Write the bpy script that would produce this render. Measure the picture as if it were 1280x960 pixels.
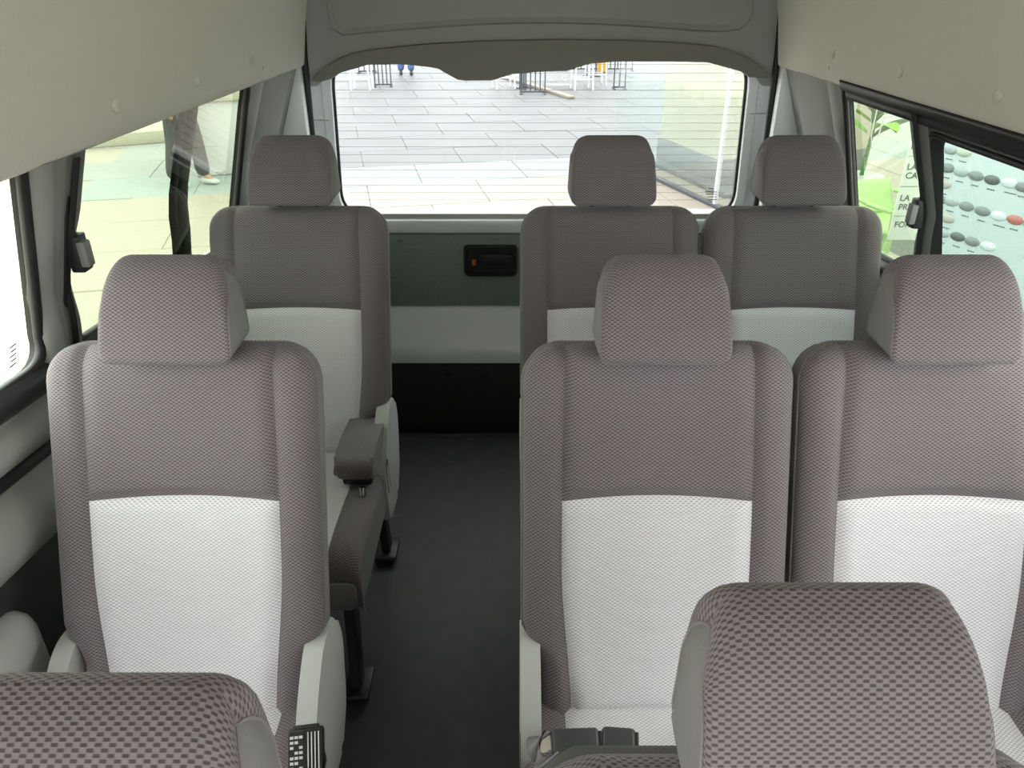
import bpy, bmesh, math, random
from mathutils import Vector, Matrix, Euler
random.seed(7)
R = math.radians
sc = bpy.context.scene
col = sc.collection
for o in list(bpy.data.objects): bpy.data.objects.remove(o)

# ------------------------------------------------------------------ camera, sky, exposure
FPX, PITCH, CZ = 961.0, R(28.5), 1.48
cd = bpy.data.cameras.new('camera'); cam = bpy.data.objects.new('camera', cd); col.objects.link(cam)
cd.sensor_fit = 'HORIZONTAL'; cd.sensor_width = 36.0; cd.lens = 36.0*FPX/1280.0
cd.clip_start = 0.02; cd.clip_end = 500
cam.location = (0, 0, CZ); cam.rotation_euler = (R(90)-PITCH, 0, 0)
sc.camera = cam
w = bpy.data.worlds.new('overcast'); sc.world = w; w.use_nodes = True
wn = w.node_tree.nodes; bg = wn['Background']
bg.inputs['Color'].default_value = (0.96, 0.98, 1.0, 1); bg.inputs['Strength'].default_value = 1.0
vs = sc.view_settings; vs.view_transform = 'Standard'; vs.look = 'None'; vs.gamma = 1.0
vs.use_curve_mapping = False; vs.exposure = 3.55
try:
    sc.cycles.max_bounces = 10; sc.cycles.diffuse_bounces = 6; sc.cycles.transparent_max_bounces = 16
    sc.cycles.caustics_reflective = False; sc.cycles.caustics_refractive = False
except Exception: pass

# pixel of the photograph -> a point on a plane
SP, CP = math.sin(PITCH), math.cos(PITCH)
def ray(x, y):
    u = (x-640)/FPX; v = (480-y)/FPX
    return Vector((u, CP+v*SP, -SP+v*CP))
def atY(x, y, Y): r = ray(x, y); return Vector((0, 0, CZ)) + r*(Y/r.y)
def atZ(x, y, z): r = ray(x, y); return Vector((0, 0, CZ)) + r*((z-CZ)/r.z)
def atX(x, y, X): r = ray(x, y); return Vector((0, 0, CZ)) + r*(X/r.x)

# ------------------------------------------------------------------ materials
def srgb(r, g, b):
    f = lambda c: (c/255/12.92) if c/255 <= .04045 else ((c/255+.055)/1.055)**2.4
    return (f(r), f(g), f(b), 1)
class NT:
    def __init__(s, name):
        s.m = bpy.data.materials.new(name); s.m.use_nodes = True; s.t = s.m.node_tree
        s.b = s.t.nodes['Principled BSDF']; s.out = s.t.nodes['Material Output']
    def n(s, typ, **kw):
        nd = s.t.nodes.new(typ)
        for k, v in kw.items():
            if k.startswith('i_'):
                key = k[2:]; key = int(key) if key.isdigit() else key.replace('_', ' ')
                nd.inputs[key].default_value = v
            else: setattr(nd, k, v)
        return nd
    def l(s, a, b): s.t.links.new(a, b)
    def math(s, op, a, b=None, c=None):
        nd = s.t.nodes.new('ShaderNodeMath'); nd.operation = op
        for i, q in enumerate((a, b, c)):
            if q is None: continue
            if isinstance(q, (int, float)): nd.inputs[i].default_value = q
            else: s.l(q, nd.inputs[i])
        return nd.outputs[0]
def plain(name, c, rough=.5, metal=0, noise=0.06, nscale=40, bump=0.0, spec=.5):
    q = NT(name); q.b.inputs['Roughness'].default_value = rough; q.b.inputs['Metallic'].default_value = metal
    q.b.inputs['Specular IOR Level'].default_value = spec
    tc = q.n('ShaderNodeTexCoord'); nz = q.n('ShaderNodeTexNoise'); nz.inputs['Scale'].default_value = nscale
    nz.inputs['Detail'].default_value = 4
    q.l(tc.outputs['Object'], nz.inputs['Vector'])
    mx = q.n('ShaderNodeMixRGB'); mx.inputs[1].default_value = tuple(x*(1-noise) for x in c[:3])+(1,)
    mx.inputs[2].default_value = tuple(min(1, x*(1+noise)) for x in c[:3])+(1,)
    q.l(nz.outputs['Fac'], mx.inputs[0]); q.l(mx.outputs[0], q.b.inputs['Base Color'])
    if bump:
        bp = q.n('ShaderNodeBump'); bp.inputs['Strength'].default_value = bump; bp.inputs['Distance'].default_value = .002
        q.l(nz.outputs['Fac'], bp.inputs['Height']); q.l(bp.outputs[0], q.b.inputs['Normal'])
    return q.m
def fabric(name, ca, cb, cw=.0086, rh=.0029):
    """woven seat cloth: staggered dark dashes on a lighter ground, uv in metres"""
    q = NT(name); q.b.inputs['Roughness'].default_value = .9; q.b.inputs['Specular IOR Level'].default_value = .15
    try: q.b.inputs['Sheen Weight'].default_value = .15
    except Exception: pass
    uv = q.n('ShaderNodeUVMap'); sp = q.n('ShaderNodeSeparateXYZ'); q.l(uv.outputs[0], sp.inputs[0])
    v = q.math('DIVIDE', sp.outputs[1], rh); row = q.math('FLOOR', v)
    par = q.math('MULTIPLY', q.math('FLOORED_MODULO', row, 2.0), .5)
    u = q.math('ADD', q.math('DIVIDE', sp.outputs[0], cw), par)
    fu = q.math('FRACT', u); fv = q.math('FRACT', v)
    def pulse(x, c, h, s):
        d = q.math('ABSOLUTE', q.math('SUBTRACT', x, c))
        mr = q.n('ShaderNodeMapRange'); mr.interpolation_type = 'SMOOTHSTEP'
        q.l(d, mr.inputs[0]); mr.inputs[1].default_value = h-s; mr.inputs[2].default_value = h+s
        mr.inputs[3].default_value = 1; mr.inputs[4].default_value = 0
        return mr.outputs[0]
    dash = q.math('MULTIPLY', pulse(fu, .5, .24, .10), pulse(fv, .5, .36, .16))
    tc = q.n('ShaderNodeTexCoord'); nz = q.n('ShaderNodeTexNoise'); nz.inputs['Scale'].default_value = 900
    q.l(tc.outputs['Object'], nz.inputs['Vector'])
    mx = q.n('ShaderNodeMixRGB'); mx.inputs[1].default_value = ca; mx.inputs[2].default_value = cb
    q.l(dash, mx.inputs[0])
    m2 = q.n('ShaderNodeMixRGB'); m2.blend_type = 'MULTIPLY'; m2.inputs[0].default_value = .14
    q.l(mx.outputs[0], m2.inputs[1]); q.l(nz.outputs['Fac'], m2.inputs[2])
    q.l(m2.outputs[0], q.b.inputs['Base Color'])
    bp = q.n('ShaderNodeBump'); bp.inputs['Strength'].default_value = .5; bp.inputs['Distance'].default_value = .0012
    bp.invert = True
    q.l(dash, bp.inputs['Height']); q.l(bp.outputs[0], q.b.inputs['Normal'])
    return q.m
def glass(name, tint, refl=1.0):
    q = NT(name); q.t.nodes.remove(q.b)
    tr = q.n('ShaderNodeBsdfTransparent'); tr.inputs[0].default_value = tint
    gl = q.n('ShaderNodeBsdfGlossy'); gl.inputs['Roughness'].default_value = 0.0
    gl.inputs[0].default_value = (refl, refl, refl, 1)
    fr = q.n('ShaderNodeFresnel'); ge = q.n('ShaderNodeNewGeometry')   # thin sheet: same reflectance from both faces
    q.l(q.math('ADD', q.math('MULTIPLY', ge.outputs['Backfacing'], 1/1.5-1.5), 1.5), fr.inputs[0])
    mx = q.n('ShaderNodeMixShader')
    q.l(fr.outputs[0], mx.inputs[0]); q.l(tr.outputs[0], mx.inputs[1]); q.l(gl.outputs[0], mx.inputs[2])
    q.l(mx.outputs[0], q.out.inputs[0])
    return q.m
M = {
 'cloth_dark': fabric('charcoal_woven_cloth', (.255, .222, .231, 1), (.092, .077, .083, 1)),
 'cloth_light': fabric('light_grey_woven_cloth', (.88, .855, .885, 1), (.52, .50, .53, 1)),
 'gusset': plain('smooth_grey_side_cloth', (.20, .193, .187, 1), .75, nscale=300, bump=.2),
 'seatback': plain('charcoal_seat_shell', (.075, .073, .072, 1), .7, nscale=200),
 'greyplastic': plain('light_grey_plastic', (.50, .50, .48, 1), .42, nscale=15, noise=.03),
 'blackplastic': plain('black_plastic', (.018, .018, .019, 1), .42, nscale=30),
 'buckle': plain('dark_slate_plastic', (.05, .055, .06, 1), .4, nscale=30),
 'steel_black': plain('black_painted_steel', (.014, .014, .015, 1), .45),
 'chrome': plain('chrome', (.75, .75, .75, 1), .15, 1),
 'headliner': plain('beige_headliner', (.84, .825, .76, 1), .9, noise=.05, nscale=220, bump=.25, spec=.2),
 'clip': plain('headliner_clip_plastic', (.78, .765, .70, 1), .6),
 'trimgrey': plain('grey_green_wall_trim', (.36, .37, .34, 1), .5, noise=.04, nscale=12),
 'pillar': plain('grey_pillar_trim', (.28, .29, .265, 1), .55, noise=.04, nscale=12),
 'gatetrim': plain('tailgate_trim_grey', (.40, .41, .375, 1), .6, noise=.04, nscale=200, bump=.1),
 'archtrim': plain('taupe_arch_trim', (.25, .245, .205, 1), .7, noise=.05, nscale=200, bump=.1),
 'paint': plain('white_silver_body_paint', (.86, .90, .91, 1), .22, noise=.02, nscale=8),
 'board': plain('dark_fibre_board', (.24, .28, .25, 1), .85, noise=.25, nscale=120, bump=.2),
 'floor': plain('dark_vinyl_floor', (.040, .042, .039, 1), .6, noise=.4, nscale=22, bump=.1),
 'rubber': plain('black_rubber_seal', (.012, .012, .012, 1), .5),
 'red': plain('orange_red_plastic', (.55, .09, .04, 1), .5),
 'webbing': plain('grey_lilac_webbing', (.34, .31, .34, 1), .8, nscale=400, bump=.3),
 'print': plain('white_print', (.7, .7, .7, 1), .6),
 'wire': plain('brown_heater_wire', (.16, .14, .12, 1), .6),
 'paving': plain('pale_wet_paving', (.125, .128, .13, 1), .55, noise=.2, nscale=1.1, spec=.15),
 'paving_sand_brightened': plain('sand_paving_brightened', (.39, .345, .285, 1), .6, noise=.08, nscale=3),  # sand paving with light put into its colour, offsetting the dark side glass
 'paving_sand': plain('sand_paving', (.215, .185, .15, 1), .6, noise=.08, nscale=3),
 'paving_brightened': plain('wet_paving_brightened', (.34, .345, .33, 1), .6, noise=.12, nscale=1.1, spec=.2),  # grey paving again, colour brightened to make up for the side tint
 'paving_blue_brightened': plain('blue_grey_paving_brightened', (.33, .37, .355, 1), .6, noise=.12, nscale=1.5, spec=.2),  # blue grey paving again, brightened in colour for the side windows
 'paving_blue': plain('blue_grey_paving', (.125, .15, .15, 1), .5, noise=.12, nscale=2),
 'joint': plain('paving_joint_mortar', (.11, .112, .112, 1), .6, noise=.1, nscale=4),
 'cream': plain('cream_render_wall', (.46, .435, .35, 1), .85, noise=.04, nscale=3),
 'granite': plain('grey_granite_plinth', (.17, .17, .165, 1), .55, noise=.4, nscale=90),
 'white': plain('white_painted_metal', (.55, .55, .55, 1), .4, noise=.02),
 'fence': plain('dark_grey_painted_iron', (.045, .048, .055, 1), .5),
 'jeans': plain('blue_denim', (.06, .10, .22, 1), .9, nscale=80),
 'trousers': plain('dark_grey_cloth', (.06, .058, .06, 1), .9, nscale=80),
 'shirt': plain('pale_shirt_cloth', (.45, .45, .46, 1), .9),
 'skin': plain('skin', (.42, .25, .17, 1), .6),
 'hair': plain('dark_hair', (.02, .016, .013, 1), .7),
 'shoe': plain('dark_shoe', (.04, .04, .045, 1), .6),
 'shoe_light': plain('pale_shoe', (.55, .55, .55, 1), .6),
 'lime': plain('lime_green_plastic', (.40, .56, .25, 1), .4, noise=.05, nscale=5),
 'leaf': plain('lime_green_leaf', (.27, .50, .08, 1), .5, noise=.3, nscale=9),
 'leaf_dark': plain('deep_green_leaf', (.05, .16, .03, 1), .5, noise=.3, nscale=9),
 'acrylic': plain('white_board_laminate', (.52, .58, .55, 1), .35, noise=.01),
 'paper': plain('white_sign_card', (.74, .78, .74, 1), .5, noise=.01),
 'ink': plain('grey_ink', (.10, .105, .11, 1), .7),
 'yellow': plain('yellow_plastic', (.6, .38, .03, 1), .5),
 'glass_rear': glass('rear_heated_glass', (.42, .43, .42, 1)),
 'glass_front_left': glass('green_front_side_glass', (.60, .64, .56, 1)),
 'glass_front_side': glass('light_green_side_glass', (.72, .75, .69, 1)),
 'glass_side': glass('green_tinted_side_glass', (.225, .26, .20, 1)),
 'glass_door': glass('pale_cyan_door_glass', (.25, .305, .28, 1)),
 'glass_windscreen_dim': glass('darkened_windscreen_glass', (.20, .205, .20, 1)),  # windscreen out of view, tinted dark to cut light on the front row
 'glass_screen': glass('pale_green_screen_glass', (.95, .985, .968, 1)),
}

# ------------------------------------------------------------------ mesh helpers
def mk(name, verts, faces, mat, parent=None, uv=None, smooth=True, auto=None):
    me = bpy.data.meshes.new(name); me.from_pydata([tuple(v) for v in verts], [], faces)
    if uv:
        ul = me.uv_layers.new(name='UVMap')
        for lp in me.loops: ul.data[lp.index].uv = uv[lp.vertex_index]
    me.materials.append(M[mat] if isinstance(mat, str) else mat)
    bm = bmesh.new(); bm.from_mesh(me)
    if not uv: bmesh.ops.recalc_face_normals(bm, faces=bm.faces)
    for f in bm.faces: f.smooth = smooth
    if auto:
        for e in bm.edges:
            if len(e.link_faces) == 2 and e.calc_face_angle(0) > R(auto): e.smooth = False
    bm.to_mesh(me); bm.free()
    o = bpy.data.objects.new(name, me); col.objects.link(o)
    if parent is not None: o.parent = parent
    return o
def from_bm(name, bm, mat, parent=None, smooth=False, auto=35):
    bmesh.ops.recalc_face_normals(bm, faces=bm.faces)
    for f in bm.faces: f.smooth = True
    for e in bm.edges:
        if len(e.link_faces) == 2 and e.calc_face_angle(0) > R(auto): e.smooth = False
    me = bpy.data.meshes.new(name); bm.to_mesh(me); bm.free()
    me.materials.append(M[mat] if isinstance(mat, str) else mat)
    o = bpy.data.objects.new(name, me); col.objects.link(o)
    if parent is not None: o.parent = parent
    return o
def empty(name, loc=(0, 0, 0), rz=0.0, parent=None):
    o = bpy.data.objects.new(name, None); col.objects.link(o)
    o.location = loc; o.rotation_euler = (0, 0, rz); o.empty_display_size = .1
    if parent is not None: o.parent = parent
    return o
def tag(o, label, cat, group=None):
    o['label'] = label; o['category'] = cat
    if group: o['group'] = group
    return o
def struct(o, label=None):
    o['kind'] = 'structure'
    if label: o['label'] = label
    return o
def add_box(bm, x0, x1, y0, y1, z0, z1, bev=0.0, seg=2, mtx=None):
    g = bmesh.ops.create_cube(bm, size=1.0)
    vs_ = g['verts']
    for v in vs_:
        v.co = Vector((x0+(v.co.x+.5)*(x1-x0), y0+(v.co.y+.5)*(y1-y0), z0+(v.co.z+.5)*(z1-z0)))
    if bev:
        es = list({e for v in vs_ for e in v.link_edges})
        r = bmesh.ops.bevel(bm, geom=es, offset=bev, segments=seg, affect='EDGES', profile=.5)
        vs_ = list({v for f in r['faces'] for v in f.verts} | {v for v in vs_ if v.is_valid})
    if mtx is not None: bmesh.ops.transform(bm, matrix=mtx, verts=[v for v in vs_ if v.is_valid])
def box(name, x0, x1, y0, y1, z0, z1, mat, parent=None, bev=.003, mtx=None, seg=2):
    bm = bmesh.new(); add_box(bm, x0, x1, y0, y1, z0, z1, bev, seg, mtx)
    return from_bm(name, bm, mat, parent)
def tube(name, pts, r, mat, parent=None, seg=8, closed=False):
    pts = [Vector(p) for p in pts]; n = len(pts); vs_, fs = [], []
    rr = r if isinstance(r, (list, tuple)) else [r]*n
    prev = None
    for i, p in enumerate(pts):
        a = pts[(i-1) % n] if (closed or i > 0) else p
        b = pts[(i+1) % n] if (closed or i < n-1) else p
        t = (b-a).normalized()
        if prev is None:
            up = Vector((0, 0, 1)) if abs(t.z) < .9 else Vector((1, 0, 0))
            u = t.cross(up).normalized()
        else:
            u = (prev - t*prev.dot(t)).normalized()
        prev = u; v = t.cross(u)
        for k in range(seg):
            an = 2*math.pi*k/seg
            vs_.append(p + (u*math.cos(an)+v*math.sin(an))*rr[i])
    m = n if closed else n-1
    for i in range(m):
        for k in range(seg):
            a = i*seg+k; b = i*seg+(k+1) % seg; c = ((i+1) % n)*seg+(k+1) % seg; d = ((i+1) % n)*seg+k
            fs.append((a, b, c, d))
    if not closed:
        fs.append(tuple(range(seg-1, -1, -1))); fs.append(tuple((n-1)*seg+k for k in range(seg)))
    return mk(name, vs_, fs, mat, parent, auto=60)
def fillet(pts, rad, seg=5, closed=True):
    """round the corners of a 2d polygon"""
    out = []; n = len(pts)
    for i, p in enumerate(pts):
        r = rad[i] if isinstance(rad, (list, tuple)) else rad
        if r <= 0 or (not closed and i in (0, n-1)): out.append(tuple(p)); continue
        p = Vector(p); a = Vector(pts[(i-1) % n]); b = Vector(pts[(i+1) % n])
        da = (a-p); db = (b-p); la, lb = da.length, db.length
        da.normalize(); db.normalize()
        k = min(r, la*.49, lb*.49)
        for j in range(seg+1):
            t = j/seg
            q = (p+da*k)*(1-t)**2 + p*2*t*(1-t) + (p+db*k)*t*t
            out.append((q.x, q.y))
    return out
def prism(name, outline, axis, a0, a1, mat, parent=None, bev=.004, seg=2, mtx=None):
    """extrude a 2d outline; axis 'x': outline is (y,z), 'y': (x,z), 'z': (x,y)"""
    bm = bmesh.new()
    def P(q, a):
        if axis == 'x': return (a, q[0], q[1])
        if axis == 'y': return (q[0], a, q[1])
        return (q[0], q[1], a)
    A = [bm.verts.new(P(q, a0)) for q in outline]; B = [bm.verts.new(P(q, a1)) for q in outline]
    n = len(A); fa = bm.faces.new(A); fb = bm.faces.new(B[::-1])
    for i in range(n): bm.faces.new((A[i], B[i], B[(i+1) % n], A[(i+1) % n]))
    if bev:
        es = list(fa.edges)+list(fb.edges)
        bmesh.ops.bevel(bm, geom=es, offset=bev, segments=seg, affect='EDGES', profile=.5)
    if mtx is not None: bmesh.ops.transform(bm, matrix=mtx, verts=bm.verts)
    return from_bm(name, bm, mat, parent)
def ring(name, inner, outer, mat, parent=None, fn=None, smooth=True, auto=40):
    """face strip between two outlines of the same length given as 3d points (lists of loops)"""
    loops = [inner, outer] if fn is None else fn
    vs_ = [p for lp in loops for p in lp]; n = len(loops[0]); fs = []
    for j in range(len(loops)-1):
        for i in range(n):
            fs.append((j*n+i, j*n+(i+1) % n, (j+1)*n+(i+1) % n, (j+1)*n+i))
    return mk(name, vs_, fs, mat, parent, smooth=smooth, auto=auto)
def grid(name, fn, us, vs, mat, parent=None, uvfn=None, flip=False):
    V, F, U = [], [], []
    for v in vs:
        for u in us:
            p, t = fn(u, v); V.append(p); U.append(t)
    nu = len(us)
    for j in range(len(vs)-1):
        for i in range(nu-1):
            q = (j*nu+i, j*nu+i+1, (j+1)*nu+i+1, (j+1)*nu+i)
            F.append(q[::-1] if flip else q)
    return mk(name, V, F, mat, parent, uv=U)
def lin(a, b, n): return [a+(b-a)*i/n for i in range(n+1)]
def smooth01(t): t = max(0, min(1, t)); return t*t*(3-2*t)
def copy_tree(o, parent=None):
    c = o.copy(); col.objects.link(c); c.parent = parent
    for ch in [x for x in bpy.data.objects if x.parent == o]: copy_tree(ch, c)
    return c

# ------------------------------------------------------------------ van shell
VC = .085                                             # van centre line
YR, YF = 2.42, -1.0
def lip_half(Y): return .785-.0586*(Y-1.05)
def sill(Y): return .90-.075*(Y-1.0)
def wx(side, Y, z):
    h = lip_half(Y)
    if z > 1.0: h += .085*max(0, (1.24-z))/.24*1.0
    else: h += .085+.03*smooth01((1.0-z)/.25)
    return VC + side*h
floor = box('floor', VC-.98, VC+.98, -1.7, 2.335, -.06, 0.0, 'floor', bev=0); struct(floor, 'dark vinyl van floor along the aisle')
sillstrip = box('sill_strip', VC-.8, VC+.8, 2.325, 2.345, -.03, .008, 'blackplastic', floor, bev=.004)
box('rear_step', VC-.86, VC+.86, 2.335, 2.5, -.08, -.03, 'floor', floor, bev=0)

# headliner: profile lofted along the van
def head_prof(Y):
    h = lip_half(Y); k = .012*(Y-1.0)
    L = [(h+.05, 1.262), (h+.012, 1.238), (h-.004, 1.222), (h-.012, 1.228), (h-.016, 1.25), (h-.03, 1.34),
         (h-.05, 1.43), (h-.085, 1.51), (h-.14, 1.565), (h-.22, 1.605), (h-.34, 1.628), (h-.5, 1.638), (0, 1.642)]
    return L
prof_n = 2*len(head_prof(0))-1
V, F = [], []
ys = lin(YF, YR, 18)
for Y in ys:
    L = head_prof(Y); pr = [(VC-a, z) for a, z in L] + [(VC+a, z) for a, z in L[-2::-1]]
    for a, z in pr: V.append((a, Y, z))
for j in range(len(ys)-1):
    for i in range(prof_n-1):
        F.append((j*prof_n+i, j*prof_n+i+1, (j+1)*prof_n+i+1, (j+1)*prof_n+i))
ceiling = mk('ceiling', V, F, 'headliner'); struct(ceiling, 'beige moulded headliner panels under the high roof')
def clip_button(side, px, py):
    r = ray(px, py); d = 1.0
    for _ in range(40):                               # march to the headliner side
        p = Vector((0, 0, CZ))+r*d
        h = lip_half(p.y)-.016-.16*(max(0, p.z-1.25))
        d += ((VC+side*h)-p.x)/r.x*.7
    p = Vector((0, 0, CZ))+r*d
    bm = bmesh.new(); bmesh.ops.create_uvsphere(bm, u_segments=14, v_segments=8, radius=1)
    bmesh.ops.scale(bm, vec=(.005, .012, .012), verts=bm.verts)
    bmesh.ops.translate(bm, vec=p, verts=bm.verts)
    from_bm('clip_button', bm, 'clip', ceiling)
for s_, x, y in ((-1, 145, 132), (-1, 247, 100), (-1, 315, 74), (1, 1247, 120), (1, 1125, 90), (1, 1041, 67)): clip_button(s_, x, y)

V, F = [], []
for Y in lin(YF, 2.57, 6):
    h = lip_half(Y); L = [(h+.10, 1.20), (h+.075, 1.45), (h-.06, 1.64), (h-.25, 1.70), (0, 1.72)]
    for a, z in [(VC-a, z) for a, z in L]+[(VC+a, z) for a, z in L[-2::-1]]: V.append((a, Y, z))
for j in range(6):
    for i in range(8): F.append((j*9+i, j*9+i+1, (j+1)*9+i+1, (j+1)*9+i))
roof = mk('roof', V, F, 'paint'); struct(roof, 'outer roof skin of the van')
# side walls
def rrect(y0, y1, z0, z1, r, n=6, dz0=0.0, dy=0.0):
    """rounded window outline in (Y,z); bottom follows the falling sill, sides may lean"""
    pts = [(y0+dy, z0+dz0), (y1+dy, z0), (y1, z1), (y0, z1)]
    return fillet(pts, r, n)
def hole_ring(name, side, hole, y0, y1, z0, z1, mat, parent, off=0.0):
    """wall skin from a window hole out to the rectangle of its bay"""
    c = (sum(p[0] for p in hole)/len(hole), sum(p[1] for p in hole)/len(hole))
    outer = []
    for p in hole:
        dx, dz = p[0]-c[0], p[1]-c[1]
        t = min(((y1 if dx > 0 else y0)-c[0])/dx if abs(dx) > 1e-6 else 1e9, ((z1 if dz > 0 else z0)-c[1])/dz if abs(dz) > 1e-6 else 1e9)
        outer.append((c[0]+dx*t, c[1]+dz*t))
    # snap nearest points on corners
    for cy, cz in ((y0, z0), (y0, z1), (y1, z0), (y1, z1)):
        k = min(range(len(outer)), key=lambda i: (outer[i][0]-cy)**2+(outer[i][1]-cz)**2); outer[k] = (cy, cz)
    loops = []
    for t in (0, .12, .4, .7, 1.0):
        loops.append([Vector((0, a[0]+(b[0]-a[0])*t, a[1]+(b[1]-a[1])*t)) for a, b in zip(hole, outer)])
    for i, lp in enumerate(loops):
        for p in lp: p.x = wx(side, p.y, p.z) + side*(off + (.006 if i == 0 else 0))
    return ring(name, None, None, mat, parent, fn=loops)
def reveal(name, side, hole, depth, mat, parent, inset=0.0, start=.006):
    c = (sum(p[0] for p in hole)/len(hole), sum(p[1] for p in hole)/len(hole))
    loops = []
    for t in (0, .5, 1):
        lp = []
        for y, z in hole:
            k = Vector((c[0]-y, c[1]-z)).normalized()*inset*t
            lp.append(Vector((wx(side, y, z)+side*(start+depth*t), y+k.x, z+k.y)))
        loops.append(lp)
    return ring(name, None, None, mat, parent, fn=loops)
def seal_tube(name, side, hole, off, r, mat, parent, inset=0):
    c = (sum(p[0] for p in hole)/len(hole), sum(p[1] for p in hole)/len(hole))
    pts = []
    for y, z in hole:
        k = Vector((c[0]-y, c[1]-z)).normalized()*inset
        pts.append((wx(side, y, z)+side*off, y+k.x, z+k.y))
    return tube(name, pts, r, mat, parent, seg=8, closed=True)
def pane(name, side, hole, off, mat, parent):
    c = (sum(p[0] for p in hole)/len(hole), sum(p[1] for p in hole)/len(hole))
    # a flat sheet through three points of the leaning wall
    A = Vector((wx(side, c[0], .9)+side*off, c[0], .9)); B = Vector((wx(side, c[0], 1.2)+side*off, c[0], 1.2))
    k = (B.x-A.x)/.3; ky = side*-.0586
    X = lambda y, z: A.x + k*(z-.9) + ky*(y-c[0])
    vs_ = [(X(y, z), y, z) for y, z in hole]
    return mk(name, vs_, [tuple(range(len(vs_)))], mat, parent, smooth=False)
def wall_patch(name, side, ys, zs, mat, parent, off=0):
    return grid(name, lambda y, z: ((wx(side, y, z)+side*off, y, z), (y, z)), ys, zs, mat, parent, flip=(side > 0))

ZT = 1.262
holeA = rrect(.02, 1.108, sill(1.1)-.005, 1.30, .055, dz0=.06, dy=.062)
holeB = rrect(1.235, 2.03, sill(2.0), 1.245, .07, dz0=.055, dy=0)
for side, nm in ((-1, 'left'), (1, 'right')):
    W = empty('wall_'+nm); struct(W, 'grey plastic inner wall of the van beside the %s' % ('single seats' if side < 0 else 'double seats'))
    zl = [0, .2, .4, .5]
    yfront = -1.3
    wall_patch('lower_panel', side, lin(yfront, YR, 20), [0, .25, .5, .62], 'floor', W)  # dark colour stands in for the shaded gap beside the seats
    wall_patch('upper_panel', side, lin(yfront, YR, 20), [.62, .68, .74], 'trimgrey', W)
    if True:
        hole_ring('window_surround', side, holeA, -.1, 1.19, .74, ZT+.02, 'trimgrey', W)
    hole_ring('window_surround', side, holeB, 1.19, 2.06, .74, ZT, 'pillar', W)
    wall_patch('rear_pillar', side, lin(2.06, YR, 6), [.74, .85, 1.0, 1.1, 1.24, ZT], 'pillar', W)
    # rounded ridge trims on the pillars
    def ridge(name, y0, y1, z0, z1, h, mat, lean=0.0):
        def fn(u, v):
            y = y0+(y1-y0)*u + lean*(1-v); z = z0+(z1-z0)*v
            b = h*math.sin(math.pi*u)**.6 if 0 < u < 1 else 0
            return (wx(side, y, z)-side*(b-.002), y, z), (y, z)
        return grid(name, fn, lin(0, 1, 10), lin(0, 1, 10), mat, W, flip=(side > 0))
    if side < 0:
        ridge('pillar_cover', 1.124, 1.186, .80, 1.225, .020, 'trimgrey', .045)
        ridge('pillar_ridge', 1.188, 1.228, .80, 1.235, .010, 'pillar', .012)
    ridge('pillar_ridge', 2.035, 2.10, .80, 1.26, .020, 'trimgrey')
    ridge('pillar_cover', 2.12, 2.36, .76, 1.26, .018, 'pillar')
    # dark shelf trim and ledges under the windows (wall side of the seats)
    def ledge(name, zt, zb, out, mat, y0=.2, y1=2.3):
        def fn(u, v):
            y = y0+(y1-y0)*u; d = -.075*(y-1.0)
            z = zt+d+(zb-zt)*v
            b = out*math.sin(math.pi*min(1, v*1.0))**.7 if 0 < v < 1 else 0
            return (wx(side, y, z)-side*(b-.003), y, z), (y, z)
        return grid(name, fn, lin(0, 1, 14), lin(0, 1, 10), mat, W, flip=(side < 0))
    y0 = .2 if side < 0 else 1.05
    ledge('window_channel', .905, .845, .022, 'blackplastic', y0=y0)
    ledge('sill_trim', .842, .765, .034, 'trimgrey', y0=y0)
    ledge('belt_channel', .765, .735, .012, 'rubber', y0=y0)
    ledge('arm_rest_shelf', .735, .60, .045, 'trimgrey', y0=y0)
    # wheel arch box beside the rear seats
    bm = bmesh.new()
    a, b = VC+side*.865, VC+side*.96
    add_box(bm, min(a, b), max(a, b), .45 if side < 0 else 1.05, .95 if side < 0 else 1.5, 0, .56 if side < 0 else .42, .045, 4)
    from_bm('wheel_arch', bm, 'greyplastic' if side < 0 else 'trimgrey', W)
    # front part of the cabin (behind the camera): body below the door glass, roof rail
    wall_patch('front_body', side, lin(-1.3, -.1, 4), [.74, .80], 'trimgrey', W)
    wall_patch('roof_rail', side, lin(-1.3, -.1, 8), [1.24, 1.30, 1.36], 'trimgrey', W)
    wall_patch('front_pillar', side, lin(-.35, -.1, 2), [.7, .9, 1.1, 1.3], 'trimgrey', W)

# windows in the side walls
def window(n, side, hole, mat, off, label):
    W = empty('window_%d' % n); struct(W, label)
    reveal('reveal', side, hole, .016, 'rubber', W, inset=.002)
    seal_tube('seal', side, hole, .004, .009, 'rubber', W)
    pane('pane', side, hole, off, mat, W)
    return W
W1 = window(1, -1, holeA, 'glass_front_left', .018, 'green tinted side window ahead of the grey pillar')
W2 = window(2, -1, holeB, 'glass_side', .018, 'green tinted sliding side window beside the single rear seat')
W5 = window(5, 1, holeA, 'glass_front_side', .018, 'side window of the sliding door')
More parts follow.
